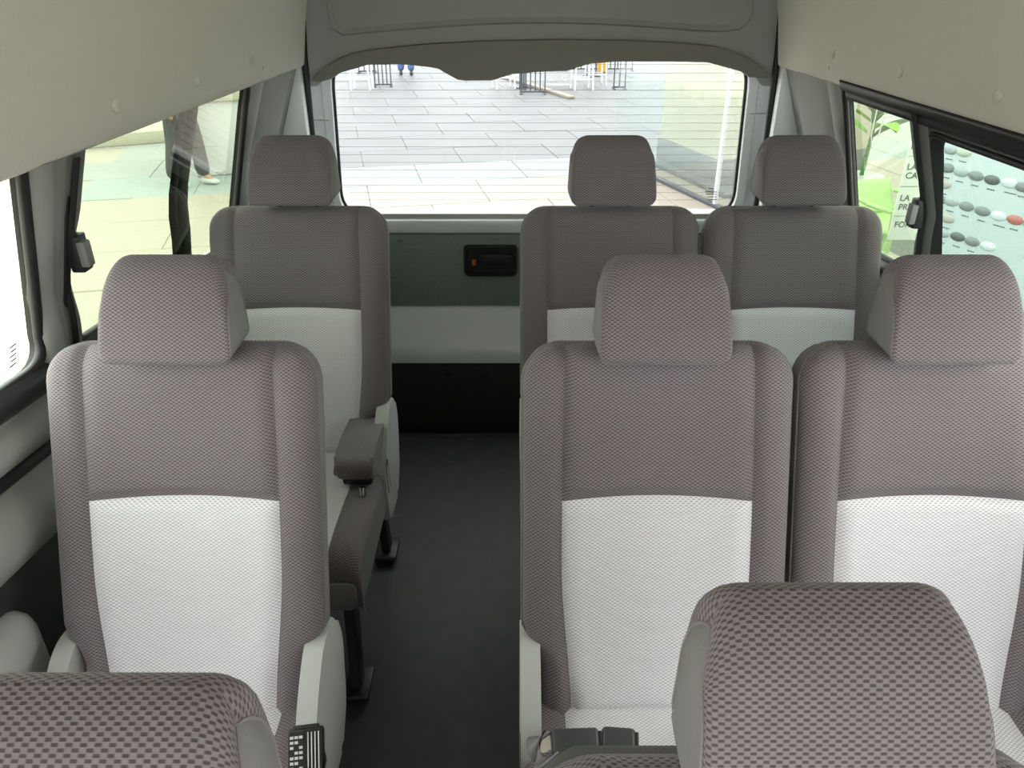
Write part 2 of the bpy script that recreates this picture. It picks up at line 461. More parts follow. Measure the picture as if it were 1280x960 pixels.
# small etched maker marks on the front left pane: plain bars of print
for k in range(5):
    p = atX(17, 432+k*6, wx(-1, 1.05, .97)-.014)
    box('glass_mark', p.x-.001, p.x, p.y-.010+.003*(k%2), p.y+.008, p.z-.001, p.z+.001, 'ink', W1, bev=0)
def wavy_frame(W, side, yc, flipw=1, z0=.87, z1=1.225, off=-.004, zl=1.055):
    """front edge of the sliding pane: wavy dark trim with a pull latch"""
    def fn(u, v):
        z = z0+(z1-z0)*v
        wob = .016*smooth01((v-.50)/.22)*1.0 - .010*smooth01((v-.12)/.2)
        ya = yc - .045; yb = yc + .028 + flipw*wob*1.0 - .012
        y = ya+(yb-ya)*u
        b = .012*math.sin(math.pi*u)**.5 if 0 < u < 1 else 0
        return (wx(side, y, z)-side*(b+off), y, z), (y, z)
    grid('sliding_pane_trim', fn, lin(0, 1, 8), lin(0, 1, 24), 'pillar_dark', W, flip=(side > 0))
    def fs(u, v):
        z = z0+.01+(z1-z0-.02)*v; y = yc-.030+.010*u
        b = .013 + .008*math.sin(math.pi*u)
        return (wx(side, y, z)-side*(b+off), y, z), (y, z)
    grid('trim_rib', fs, lin(0, 1, 6), lin(0, 1, 12), 'rubber', W, flip=(side > 0))
    z = zl; y = yc-.012; x = wx(side, y, z)
    bx = box('latch', -.012, .012, -.016, .016, -.032, .032, 'blackplastic', W, bev=.004)
    bx.location = (x-side*.020, y, z)
    lv = box('latch_pull', -.008, .008, -.012, .010, -.022, .022, 'pillar', bx, bev=.003)
    lv.location = (-side*.014, -.004, 0)
M['pillar_dark'] = plain('dark_grey_window_trim', (.16, .168, .155, 1), .5)
wavy_frame(W2, -1, 1.262)
# divider bar of the left window, behind the inner pane
def bar(W, side, y0, y1, off, thick, mat, z0=.82, z1=1.25, name='divider_bar', lean=.02):
    def fn(u, v):
        z = z0+(z1-z0)*v; y = y0+(y1-y0)*u+lean*(1-v)
        b = thick*math.sin(math.pi*u)**.4 if 0 < u < 1 else 0
        return (wx(side, y, z)+side*off-side*b, y, z), (y, z)
    return grid(name, fn, lin(0, 1, 8), lin(0, 1, 8), mat, W, flip=(side > 0))
bar(W2, -1, 1.70, 1.738, .032, .006, 'rubber')
bar(W2, -1, 1.738, 1.80, .032, .006, 'pillar')
# right-hand window: sliding pane pushed back, darker outer door frame in front of the divider
W3 = empty('window_3'); struct(W3, 'tinted sliding side window with latch beside the double seats')
reveal('reveal', 1, holeB, .016, 'rubber', W3, inset=.002)
seal_tube('seal', 1, holeB, .002, .008, 'rubber', W3)
hB_rear = fillet([(1.70, .82), (2.025, sill(2.0)+.005), (2.025, 1.24), (1.70, 1.24)], .06, 5)
pane('pane', 1, hB_rear, .018, 'glass_side', W3)
wavy_frame(W3, 1, 1.690, zl=1.0)
hB_front = fillet([(1.16, .845), (1.70, .825), (1.70, 1.172), (1.16, 1.172)], .05, 5)
fr_o = [(1.10, .80), (1.60, .79), (1.60, 1.26), (1.10, 1.26)]
hole_ring('front_frame', 1, hB_front, 1.09, 1.72, .79, 1.262, 'pillar_dark', W3, off=.022)
reveal('front_reveal', 1, hB_front, .03, 'rubber', W3, inset=.012, start=.028)
seal_tube('front_seal', 1, hB_front, .024, .007, 'rubber', W3)
pane('pane', 1, hB_front, .055, 'glass_door', W3)
# black top rail under the headliner lip
def rail_fn(u, v):
    y = 1.05+(2.0-1.05)*u; z = 1.238-.045*v
    b = (.020 if v < .55 else .010)*(1 if 0 < v < 1 else 0)
    return (wx(1, y, z)-(b-.002), y, z), (y, z)
grid('top_rail', rail_fn, lin(0, 1, 10), [0, .01, .25, .5, .56, .75, .99, 1], 'blackplastic', W3, flip=True)

# front of the van, behind the camera: cowl, windscreen, door glass
FW = empty('wall_front'); struct(FW, 'front bulkhead and dashboard')
box('dashboard', VC-.85, VC+.85, -1.75, -1.3, 0, .80, 'blackplastic', FW, bev=.05)
WS = empty('window_4'); struct(WS, 'windscreen')
mk('pane', [(VC-.85, -1.72, .8), (VC+.85, -1.72, .8), (VC+.75, -1.0, 1.6), (VC-.75, -1.0, 1.6)], [(0, 1, 2, 3)], 'glass_windscreen_dim', WS, smooth=False)

# ------------------------------------------------------------------ tailgate
TY = 2.5
TG = empty('door_1'); struct(TG, 'tailgate with heated rear window')
def T(px, py, Y=TY): p = atY(px, py, Y); return (p.x, p.z)
gx0, gx1 = -.562, .732                                # glass edges
rw = fillet([(gx0-.004, .752), (gx1+.004, .752), (gx1-.012, 1.25), (gx0+.012, 1.25)], [.085, .085, .10, .10], 8)
def loop_from(hole, x0, x1, z0, z1):
    c = (sum(p[0] for p in hole)/len(hole), sum(p[1] for p in hole)/len(hole)); out = []
    for p in hole:
        dx, dz = p[0]-c[0], p[1]-c[1]
        t = min(((x1 if dx > 0 else x0)-c[0])/dx if abs(dx) > 1e-6 else 1e9, ((z1 if dz > 0 else z0)-c[1])/dz if abs(dz) > 1e-6 else 1e9)
        out.append((c[0]+dx*t, c[1]+dz*t))
    for cx, cz in ((x0, z0), (x0, z1), (x1, z0), (x1, z1)):
        k = min(range(len(out)), key=lambda i: (out[i][0]-cx)**2+(out[i][1]-cz)**2); out[k] = (cx, cz)
    return out
ro = loop_from(rw, -.625, .80, .70, 1.30)
L = []
for t, dy in ((0, .03), (.03, 0), (.35, -.012), (.42, 0.0), (.95, -.004), (1, .01)):
    L.append([Vector((a[0]+(b[0]-a[0])*t, TY+dy, a[1]+(b[1]-a[1])*t)) for a, b in zip(rw, ro)])
ring('window_frame', None, None, 'paint', TG, fn=L)
tube('window_seal', [(x, TY+.022, z) for x, z in rw], .007, 'rubber', TG, closed=True)
gl = mk('pane', [(x, TY+.032, z) for x, z in rw], [tuple(range(len(rw)))], 'glass_rear', TG, smooth=False)
for k in range(19):
    z = .80+k*.0245
    hw = 0
    xl = [p[0] for p in rw]
    x0_, x1_ = gx0+.006, gx1-.006
    if z < .83: x0_ += .02; x1_ -= .02
    mk('heater_wire', [(x0_, TY+.0300, z), (x1_, TY+.0300, z), (x1_, TY+.0300, z+.0009), (x0_, TY+.0300, z+.0009)], [(0, 1, 2, 3)], 'wire', gl, smooth=False)
# small marks printed in the corner of the rear glass
for k in range(4):
    x, z = T(891, 243+k*3.2); box('glass_mark', x-.02+.004*k, x+.02, TY+.029, TY+.0305, z, z+.0022, 'ink', gl, bev=0)
x, z = T(891, 239); box('glass_mark', x-.008, x+.008, TY+.029, TY+.0305, z, z+.003, 'ink', gl, bev=0)
# joints in the frame
for x0_, x1_, py in ((.735, .79, 142), (-.62, -.568, 150)):
    p = T(940, py); box('frame_joint', x0_, x1_, TY-.014, TY, p[1], p[1]+.003, 'greyplastic', TG, bev=0)
# upper trim panel with pressed groove
up = fillet([(-.635, 1.16), (-.59, 1.16), (-.55, 1.205), (-.47, 1.245), (.64, 1.245), (.72, 1.205), (.76, 1.16), (.81, 1.16), (.80, 1.50), (.70, 1.60), (-.53, 1.60), (-.625, 1.50)], [.0, .01, .03, .06, .06, .03, .01, 0, .1, .1, .1, .1], 6)
mk('upper_panel', [(x, TY-.012, z) for x, z in up if z > 1.0], [tuple(range(len(up)))], 'gatetrim', TG, smooth=False)
gpts = [T(413, 0), T(415, 18), T(419, 33), T(430, 40), T(450, 38)] + [T(x, 38-13*math.sin(math.pi*(x-450)/(908-450))) for x in range(480, 900, 30)] + [T(908, 35), T(922, 33), T(932, 24), T(937, 12), T(936, 0)]
gpts = [(gpts[0][0]+.004, 1.44)]+gpts+[(gpts[-1][0]-.004, 1.44)]
def strip(name, pts, wd, dy, mat, parent, Y):
    vs_, fs = [], []
    n = len(pts)
    for i, p in enumerate(pts):
        a = Vector(pts[max(0, i-1)]); b = Vector(pts[min(n-1, i+1)]); t = (b-a).normalized(); nn = Vector((-t.y, t.x))
        for k, (o_, d_) in enumerate(((-1, 0), (-.5, dy), (.5, dy*.4), (1, 0))):
            q = Vector(p)+nn*wd*o_; vs_.append((q.x, Y+d_, q.y))
    for i in range(n-1):
        for k in range(3): fs.append((i*4+k, i*4+k+1, (i+1)*4+k+1, (i+1)*4+k))
    return mk(name, vs_, fs, mat, parent, auto=60)
strip('pressed_groove', gpts, .009, -.010, 'gatetrim', TG, TY-.0125)
# arch trim over the glass, wider lamp housing in its middle
AY = TY-.055
top = [T(*q, AY) for q in ((389, 101), (393, 94), (404, 84), (420, 74), (440, 67), (470, 62), (530, 56), (600, 52), (690, 50), (780, 51), (850, 54), (890, 58), (915, 64), (935, 72), (950, 82), (960, 93), (962, 97))]
bot = [T(*q, AY) for q in ((958, 98), (938, 97), (928, 90), (910, 82), (885, 78), (840, 77), (770, 77), (738, 77), (730, 79), (716, 87), (708, 89), (670, 90), (640, 90), (634, 92), (622, 99), (614, 101), (580, 101), (572, 100), (558, 92), (548, 86), (536, 81), (500, 80), (460, 81), (440, 84), (425, 91), (414, 99), (400, 103))]
prism('arch_trim', top+bot, 'y', AY, TY-.008, 'archtrim', TG, bev=.006)
# lower half: painted ledge, fibre board, painted panel, dark foot trim
def gate_box(nm, z0, z1, y0, y1, mat, bev=.004, x0=-.63, x1=.80): return box(nm, x0, x1, y0, y1, z0, z1, mat, TG, bev=bev)
gate_box('painted_ledge', .700, .748, TY-.022, TY+.05, 'paint', .012)
gate_box('ledge_strip', .745, .765, TY-.008, TY+.05, 'greyplastic', .004)
brd = gate_box('fibre_board', .442, .697, TY-.018, TY+.02, 'board', .004)
for px in (500, 565): 
    x, z = T(px, 301, TY-.018)
    bm = bmesh.new(); bmesh.ops.create_uvsphere(bm, u_segments=10, v_segments=6, radius=.006); bmesh.ops.translate(bm, vec=(x, TY-.018, z), verts=bm.verts)
    from_bm('board_clip', bm, 'board', brd)
prism('painted_panel', [(TY+.05, .26), (TY-.10, .26), (TY-.10, .296), (TY-.085, .325), (TY-.03, .40), (TY-.004, .4415), (TY+.05, .4415)], 'x', -.63, .80, 'paint', TG, bev=.003)
ft = gate_box('foot_trim', -.08, .285, TY-.095, TY+.06, 'blackplastic', .006)
for px in (560, 606):
    x, z = T(px, 470, TY-.095); box('hook', x-.018, x+.018, TY-.11, TY-.093, z-.012, z+.012, 'steel_black', ft, bev=.004)
# latch handle recess
hx0, hz1 = T(579, 306, TY-.02); hx1, hz0 = T(647, 345, TY-.02)
ho = fillet([(hx0, hz0), (hx1, hz0), (hx1, hz1), (hx0, hz1)], .018, 5)
hi = fillet([(hx0+.014, hz0+.012), (hx1-.014, hz0+.012), (hx1-.014, hz1-.012), (hx0+.014, hz1-.012)], .012, 5)
Lh = [[Vector((x, TY-.018, z)) for x, z in ho], [Vector((x*.7+a*.3, TY-.034, z*.7+b*.3)) for (x, z), (a, b) in zip(ho, hi)], [Vector((x*.2+a*.8, TY-.034, z*.2+b*.8)) for (x, z), (a, b) in zip(ho, hi)], [Vector((a, TY-.0195, b)) for a, b in hi]]
LH = empty('latch_handle', parent=TG)
ring('bezel', None, None, 'blackplastic', LH, fn=Lh)
mk('recess', [(a, TY-.0195, b) for a, b in hi], [tuple(range(len(hi)))], 'blackplastic', LH, smooth=False)
box('pull', hx0+.055, hx1-.018, TY-.034, TY-.022, hz0+.045, hz1-.03, 'blackplastic', LH, bev=.004)
box('lock_tab', hx0+.028, hx0+.042, TY-.032, TY-.020, hz0+.04, hz1-.05, 'red', LH, bev=.003)
# opening seals and jambs
for side in (-1, 1):
    x = -.618 if side < 0 else .788
    pts = [(x, 2.445, .0), (x-.004*side, 2.445, .6), (x-.002*side, 2.445, 1.0), (x-.008*side, 2.445, 1.25), (x-.02*side, 2.445, 1.42), (x-.07*side, 2.445, 1.54), (x-.2*side, 2.445, 1.61)]
    o = tube('trim_%d' % (1 if side < 0 else 2), pts, .010, 'rubber'); struct(o, 'black rubber tailgate seal')
    xs = (x, x+side*.12)
    o = box('trim_%d' % (3 if side < 0 else 4), min(xs), max(xs), 2.405, 2.44, 0, 1.27, 'paint', bev=.008); struct(o, 'painted tailgate jamb'); o = box('trim_%d' % (6 if side < 0 else 7), min(xs)+(0 if side < 0 else .03), max(xs)-(.03 if side < 0 else 0), 2.44, 2.56, -.1, 1.66, 'pillar', bev=.004); struct(o, 'painted tailgate jamb')
o = box('trim_5', VC-.8, VC+.8, 2.43, 2.56, 1.56, 1.66, 'headliner', bev=.01); struct(o, 'headliner edge above the tailgate')

# ------------------------------------------------------------------ seats
REC = R(21.5); ES = Vector((0, math.sin(REC), math.cos(REC))); EN = Vector((0, -math.cos(REC), math.sin(REC)))
BO = Vector((0, 0, .40))                              # crease between back and cushion
HB, RB, TH = .608, .06, .105
def half_w(s):
    h = .183+.031*smooth01((s-.085)/.06)
    if s > HB-RB:
        q = min(1, (s-(HB-RB))/RB); h -= RB*(1-math.sqrt(max(0, 1-q*q)))
    return h
def bump_edge(e, r): 
    if e >= r: return 0
    e = max(0, e); return r-math.sqrt(max(0, r*r-(r-e)**2))
SEAM = .148
def back_pt(x, s, puff=0.0):
    hw = half_w(s); n = 0.0
    bx_, bs_ = bump_edge(hw-abs(x), .034)*.9, bump_edge(HB-s, .05)*.8
    n -= (bx_**3+bs_**3)**(1/3)
    if abs(x) < SEAM: n -= .014*math.cos(x/SEAM*math.pi/2)**1.0*smooth01((HB-s)/.12)
    n -= .02*smooth01((.10-s)/.14)*0
    n += puff
    p = BO+ES*s+EN*n + Vector((x, 0, 0))
    return p
def clus(a, b, n, lo=True, hi=True):
    out = []
    for i in range(n+1):
        t = i/n
        if lo and hi: t = .5-.5*math.cos(math.pi*t)
        elif hi: t = math.sin(math.pi/2*t)
        elif lo: t = 1-math.cos(math.pi/2*t)
        out.append(a+(b-a)*t)
    return out
def puffed(d, amp=.010, r=.016): return amp*(smooth01(d/r)-1)
INS = .358
def make_headrest(seat):
    zb, zt = .947, 1.093
    def yf(z):
        t = (z-zb)/(zt-zb)
        y = .182+.062*t**1.15
        if t > .72: q = (t-.72)/.28; y += .040*(1-math.sqrt(max(0, 1-q*q)))
        if t < .12: q = (.12-t)/.12; y += .014*(1-math.sqrt(max(0, 1-q*q)))
        return y
    def yb(z):
        t = (z-zb)/(zt-zb); y = .285+.020*t
        if t > .78: q = (t-.78)/.22; y -= .033*(1-math.sqrt(max(0, 1-q*q)))
        if t < .1: q = (.1-t)/.1; y -= .012*(1-math.sqrt(max(0, 1-q*q)))
        return y
    yc = (yf(zt)+yb(zt))/2
    def hw(z):
        t = (z-zb)/(zt-zb); h = .1000-.007*t
        if t > .74: q = (t-.74)/.26; h -= .010*(1-math.sqrt(max(0, 1-q*q)))
        if t < .14: q = (.14-t)/.14; h -= .012*(1-math.sqrt(max(0, 1-q*q)))
        return h
    zs = clus(zb, zt, 22); cy, cz = .25, (zb+zt)/2
    def rail(y, z, k):
        d = Vector((cy-y, cz-z)); d.normalize(); return y+d.x*k, z+d.y*k
    prof = [(yf(z), z) for z in zs]
    prof[-1] = (yc, zt)
    prof += [(yb(z), z) for z in zs[-2::-1]]
    prof = prof + [(yb(zb)*.5+yf(zb)*.5, zb-.003), prof[0]]
    us = [-1, -.992, -.975, -.95, -.91, -.86, -.8, -.72, -.5, -.25, 0, .25, .5, .72, .8, .86, .91, .95, .975, .992, 1]
    V, U, F = [], [], []; acc = 0; KE = .007; RC = .028
    def edge_k(e, z): return bump_edge(e, KE) + (RC-KE)/RC*bump_edge(e, RC)*smooth01(((z-zb)/(zt-zb)-.50)/.45)
    for i, (y, z) in enumerate(prof):
        if i: acc += math.hypot(y-prof[i-1][0], z-prof[i-1][1])
        h = hw(z)
        row = []
        for u in us:
            k = edge_k((1-abs(u))*h, z); yy, zz = rail(y, z, k); row.append(Vector((u*h, yy, zz)))
        arc = [0]
        for q in range(1, len(row)): arc.append(arc[-1]+(row[q]-row[q-1]).length)
        for q, p_ in enumerate(row): V.append(p_); U.append((arc[q]-arc[-1]/2, acc))
    nu = len(us)
    for j in range(len(prof)-1):
        for i in range(nu-1): F.append((j*nu+i, j*nu+i+1, (j+1)*nu+i+1, (j+1)*nu+i))
    hr = mk('headrest', V, F, 'cloth_dark', seat, uv=U)
    for sd in (-1, 1):
        def fn(u, v):
            z = v; a, b = yf(z), yb(z)
            if z >= zt-1e-6: a = b = yc
            fa, fb = rail(a, z, edge_k(0, z)), rail(b, z, edge_k(0, z))
            ed = min(u, 1-u)*(b-a); ez = min(zt-z, z-zb)
            return (sd*(hw(z)+.005*smooth01(min(ed, ez)/.02)), fa[0]+(fb[0]-fa[0])*u, fa[1]+(fb[1]-fa[1])*u), (u, z)
        grid('side_panel', fn, clus(0, 1, 8), zs, 'gusset', hr, flip=(sd < 0))
        pts = []
        for y, z in prof[:-2]:
            yy, zz = rail(y, z, edge_k(0, z)); pts.append((sd*(hw(z)+.0003), yy, zz))
        tube('piping', pts, .0014, 'cloth_dark', hr, seg=5)
        tube('post', [(sd*.045, .262, zb+.03), (sd*.045, .245, zb-.06)], .006, 'steel_black', hr, seg=10)
        bm = bmesh.new(); add_box(bm, sd*.045-.016, sd*.045+.016, .235, .27, .938, .951, .004)
        from_bm('post_guide', bm, 'greyplastic', hr)
    return hr
def make_seat():
    seat = empty('passenger_seat')
    # ---- backrest: moulded shell, then cloth panels on it
    def shell():
        V, F = [], []
        ss = clus(-.03, HB, 26, lo=False)
        us = clus(-1, 1, 14)
        n0 = len(us)
        for s in ss:                                  # back face
            h = half_w(s)
            for u in us:
                e = min((1-abs(u))*h, HB-s); nn = -TH+bump_edge(e, .04)
                V.append(BO+ES*s+EN*nn+Vector((u*h, 0, 0)))
        for j in range(len(ss)-1):
            for i in range(n0-1): F.append((j*n0+i, j*n0+i+1, (j+1)*n0+i+1, (j+1)*n0+i))
        return mk('backrest', V, F, 'seatback', seat)
    bk = shell()
    # side and top band between the cloth front and the back shell
    out = [(-half_w(s), s) for s in clus(-.03, HB, 34, lo=False)]
    xt = half_w(HB); out += [(x, HB) for x in lin(-xt, xt, 16)[1:-1]] + [(half_w(s), s) for s in clus(-.03, HB, 34, lo=False)[::-1]]
    def band(nm, mat, pts, uvd):
        V, F, U = [], [], []; L_ = 0; last = None
        for x, s in pts:
            pf = back_pt(x, s); pb = BO+ES*s+EN*(-TH+.04)+Vector((x, 0, 0))
            if last is not None: L_ += (pf-last).length
            last = pf
            for t in (0, .25, .6, 1):
                q = pf.lerp(pb, t); k = .004*math.sin(math.pi*t)
                q += ES*k if s > HB-.03 else Vector((math.copysign(k, x), 0, 0))
                V.append(q); U.append((L_-.15, HB+(pb-pf).length*t))
        for i in range(len(pts)-1):
            for k in range(3): F.append((i*4+k, i*4+k+1, (i+1)*4+k+1, (i+1)*4+k))
        mk(nm, V, F, mat, bk, uv=U)
    cut = HB-RB*.6
    il = max(i for i, p in enumerate(out) if p[0] < 0 and p[1] <= cut); ir = min(i for i, p in enumerate(out) if p[0] > 0 and p[1] <= cut)
    band('side_band', 'gusset', out[:il+1], 0); band('side_band', 'gusset', out[ir:], 0); band('top_band', 'cloth_dark', out[il:ir+1], 1)
    def panel(nm, mat, xs_fn, ss, seams):
        """xs_fn(s) -> x samples of the row; seams(x,s) -> distance to the nearest sewn edge"""
        V, U, F = [], [], []; nx = None; acc = 0; prev = None
        for s in ss:
            xs = xs_fn(s); nx = len(xs)
            pc = back_pt(xs[nx//2], s)
            if prev is not None: acc += (pc-prev).length
            prev = pc
            for x in xs:
                V.append(back_pt(x, s, puffed(seams(x, s)))); U.append((x, acc+ss[0]))
        for j in range(len(ss)-1):
            for i in range(nx-1): F.append((j*nx+i, j*nx+i+1, (j+1)*nx+i+1, (j+1)*nx+i))
        return mk(nm, V, F, mat, bk, uv=U)
    itop = lambda x: INS+.006*(1-(x/SEAM)**2)
    def seam(s): return SEAM-.014*smooth01((.25-s)/.25)+.004*math.sin(s*5)
    # insert
    ss = clus(0, 1, 24)
    def ins_panel():
        V, U, F = [], [], []; n = 15
        for t in ss:
            for u in clus(-1, 1, n-1):
                sm = seam(INS*t); x = u*sm; top_ = itop(x); s = -.005+(top_+.005)*t
                d = min(sm-abs(x), top_-s, s+.005)
                V.append(back_pt(x, s, puffed(d))); U.append((x, s))
        for j in range(len(ss)-1):
            for i in range(n-1): F.append((j*n+i, j*n+i+1, (j+1)*n+i+1, (j+1)*n+i))
        return mk('centre_insert', V, F, 'cloth_light', bk, uv=U)
    ins_panel()
    def up_panel():
        V, U, F = [], [], []; n = 15; tt = clus(0, 1, 26); 
        accs = [0]*n; prev = [None]*n
        for t in tt:
            for i, u in enumerate(clus(-1, 1, n-1)):
                x0 = u*SEAM; b = itop(x0); s = b+(HB-b)*t; x = u*min(seam(s), half_w(s)-.004)
                d = min(seam(s)-abs(x), s-b, 1)
                p = back_pt(x, s, puffed(d) if t < 1 else 0)
                if prev[i] is not None: accs[i] += (p-prev[i]).length
                prev[i] = p; V.append(p); U.append((x, b+accs[i]))
        for j in range(len(tt)-1):
            for i in range(n-1): F.append((j*n+i, j*n+i+1, (j+1)*n+i+1, (j+1)*n+i))
        return mk('upper_panel', V, F, 'cloth_dark', bk, uv=U)
    up_panel()
    for sd in (-1, 1):
        V, U, F = [], [], []; n = 13; tt = clus(-.03, HB, 44, lo=False); acc = 0; prev = None
        for s in tt:
            a = min(seam(s), half_w(s)-.004); b = half_w(s)
            pc = back_pt(sd*(a+b)/2, s)
            if prev is not None: acc += (pc-prev).length
            prev = pc; arc = 0; pp = None
            row = []
            for i in range(n):
                x = a+(b-a)*math.sin(math.pi/2*i/(n-1)); d = x-a
                p = back_pt(sd*x, s, puffed(d)); 
                if pp is not None: arc += (p-pp).length
                pp = p; row.append((p, (sd*(a+arc), acc)))
            for p, q in row: V.append(p); U.append(q)
        for j in range(len(tt)-1):
            for i in range(n-1):
                q = (j*n+i, j*n+i+1, (j+1)*n+i+1, (j+1)*n+i); F.append(q if sd > 0 else q[::-1])
        mk('side_bolster', V, F, 'cloth_dark', bk, uv=U)
        pts = [back_pt(sd*half_w(s), s)+Vector((sd*.001, 0, 0)) for s in clus(.02, HB-.002, 30, lo=False)]
        tube('piping', pts, .002, 'gusset', bk, seg=5)
    # ---- cushion
    def cush_pt(x, t, puff=0):
        # t: metres from the crease forward over the top and down the front
        y = .03-t; z = .405
        L0 = .385
        if t > L0:
            a = min(1.35, (t-L0)/.055); y = .03-L0-.055*math.sin(a); z = .405-.055*(1-math.cos(a)) - max(0, (t-L0)-.055*1.35)*.97
        z += .022*smooth01((t-.05)/.3)
        z -= bump_edge(.212-abs(x), .035)
        if abs(x) < .145: z -= .010*math.cos(x/.145*math.pi/2)
        return Vector((x, y, z+puff))
    ts = lin(0, .35, 12)+lin(.37, .535, 12)
    cu = bmesh.new(); add_box(cu, -.205, .205, -.42, .03, .285, .365, .02)
    cu = from_bm('cushion', cu, 'gusset', seat)
    def cpanel(nm, mat, xa, xb):
        V, U, F = [], [], []; xs = clus(xa, xb, 12)
        for t in ts:
            for x in xs:
                d = min(abs(abs(x)-.145), 1); V.append(cush_pt(x, t, puffed(d, .006, .016))); U.append((x, t))
        n = len(xs)
        for j in range(len(ts)-1):
            for i in range(n-1): F.append((j*n+i, j*n+i+1, (j+1)*n+i+1, (j+1)*n+i))
        mk(nm, V, F, mat, cu, uv=U)
    cpanel('centre_insert', 'cloth_light', -.145, .145)
    cpanel('side_bolster', 'cloth_dark', -.212, -.145); cpanel('side_bolster', 'cloth_dark', .145, .212)
    for sd in (-1, 1):
        V, F = [], []
        for t in ts:
            p = cush_pt(sd*.212, t); V += [p, Vector((p.x, p.y*.97, .30 if p.z > .33 else p.z-.004))]
        for j in range(len(ts)-1): F.append((j*2, j*2+1, j*2+3, j*2+2))
        mk('side_skirt', V, F, 'gusset', cu)
    make_headrest(seat)
    # ---- recliner covers, frame and legs
    for sd in (-1, 1):
        o_ = fillet([(-.075, .25), (-.085, .40), (-.02, .47), (.045, .515), (.13, .50), (.155, .42), (.12, .29), (.06, .235)], [.02, .03, .05, .03, .03, .03, .03, .02], 5)
        x0, x1 = (.186, .2185) if sd > 0 else (-.2185, -.186)
        rc = prism('recliner_cover', o_, 'x', x0, x1, 'greyplastic', seat, bev=.010, seg=3)
        lo = fillet([(-.07, .33), (-.072, .41), (-.055, .43), (-.04, .41), (-.03, .33)], .008, 3)
        prism('lever_slot', lo, 'x', (.216 if sd > 0 else -.2192), (.2192 if sd > 0 else -.216), 'blackplastic', rc, bev=.001)
        lv = fillet([(-.064, .335), (-.066, .40), (-.052, .412), (-.047, .40), (-.046, .335)], .006, 3)
        prism('recliner_lever', lv, 'x', (.2185 if sd > 0 else -.2198), (.2198 if sd > 0 else -.2185), 'greyplastic', rc, bev=.0015)
        box('side_rail', sd*.165-.018, sd*.165+.018, -.36, .10, .235, .287, 'steel_black', seat, bev=.004)
        for yy, lean in ((-.33, -.03), (.06, .05)):
            o2 = [(yy-.028, .245), (yy+.028, .245), (yy+.02+lean, .012), (yy-.02+lean, .012)]
            lg = prism('leg', o2, 'x', sd*.165-.012, sd*.165+.012, 'steel_black', seat, bev=.003)
            box('foot_plate', sd*.165-.03, sd*.165+.03, yy+lean-.045, yy+lean+.045, 0, .014, 'steel_black', lg, bev=.003)
    box('cross_bar', -.16, .16, -.345, -.315, .245, .275, 'steel_black', seat, bev=.004)
    box('cross_bar', -.16, .16, .045, .075, .245, .275, 'steel_black', seat, bev=.004)
    return seat
proto = make_seat()
SEATS = [   # x, crease y, dz, label
 (-.524, .850, 0, 'single charcoal seat with light grey insert beside the left wall, ahead of the armrest seat', 'passenger seats in the second row'),
 (.232, .850, 0, 'charcoal aisle seat with slate belt buckles lying on its light grey cushion', 'passenger seats in the second row'),
 (.672, .850, 0, 'charcoal seat beside the sliding window wall, ahead of the rearmost pair', 'passenger seats in the second row'),
 (-.520, 1.592, .015, 'single charcoal seat with a folded down armrest, in front of the tailgate', 'passenger seats in the rear row'),
 (.238, 1.592, .015, 'aisle seat of the rearmost pair, its headrest against the rear window', 'passenger seats in the rear row'),
 (.684, 1.592, .015, 'rearmost charcoal seat in the corner by the right rear pillar', 'passenger seats in the rear row'),
 (.224, .118, -.018, 'seat showing its big coarse weave headrest, in front of the aisle seat with buckles', 'passenger seats in the front row'),
 (-.256, .050, 0, 'seat showing only its coarse weave headrest, in front of the single left seat', 'passenger seats in the front row'),
]
seat_obj = []
for i, (x, y, dz, lab, grp) in enumerate(SEATS):
    o = proto if i == 0 else copy_tree(proto)
    o.location = (x, y, dz); tag(o, lab, 'seat', grp); seat_obj.append(o)
for o, dz_, dy_ in [(q, .022, .008) for q in seat_obj[3:6]]+[(seat_obj[6], .027, .004)]:
    for c in o.children:
        if c.name.startswith('headrest'): c.location.z += dz_; c.location.y += dy_
# armrest of the single rear seat (aisle side)
S3 = seat_obj[3]
ar = prism('armrest', fillet([(-.165, .435), (-.18, .495), (-.08, .500), (.06, .480), (.06, .44), (.0, .43)], .025, 5), 'x', .120, .208, 'cloth_dark', S3, bev=.014, seg=3)
me = ar.data; ul = me.uv_layers.new(name='UVMap')
for lp in me.loops:
    c = me.vertices[lp.vertex_index].co; ul.data[lp.index].uv = (c.x, c.y+c.z)
tube('pivot_bolt', [(.185, -.185, .437), (.185, -.192, .42)], .008, 'chrome', ar, seg=10)
bm = bmesh.new(); add_box(bm, .13, .20, -.15, -.02, .415, .44, .008); from_bm('armrest_bracket', bm, 'blackplastic', ar)

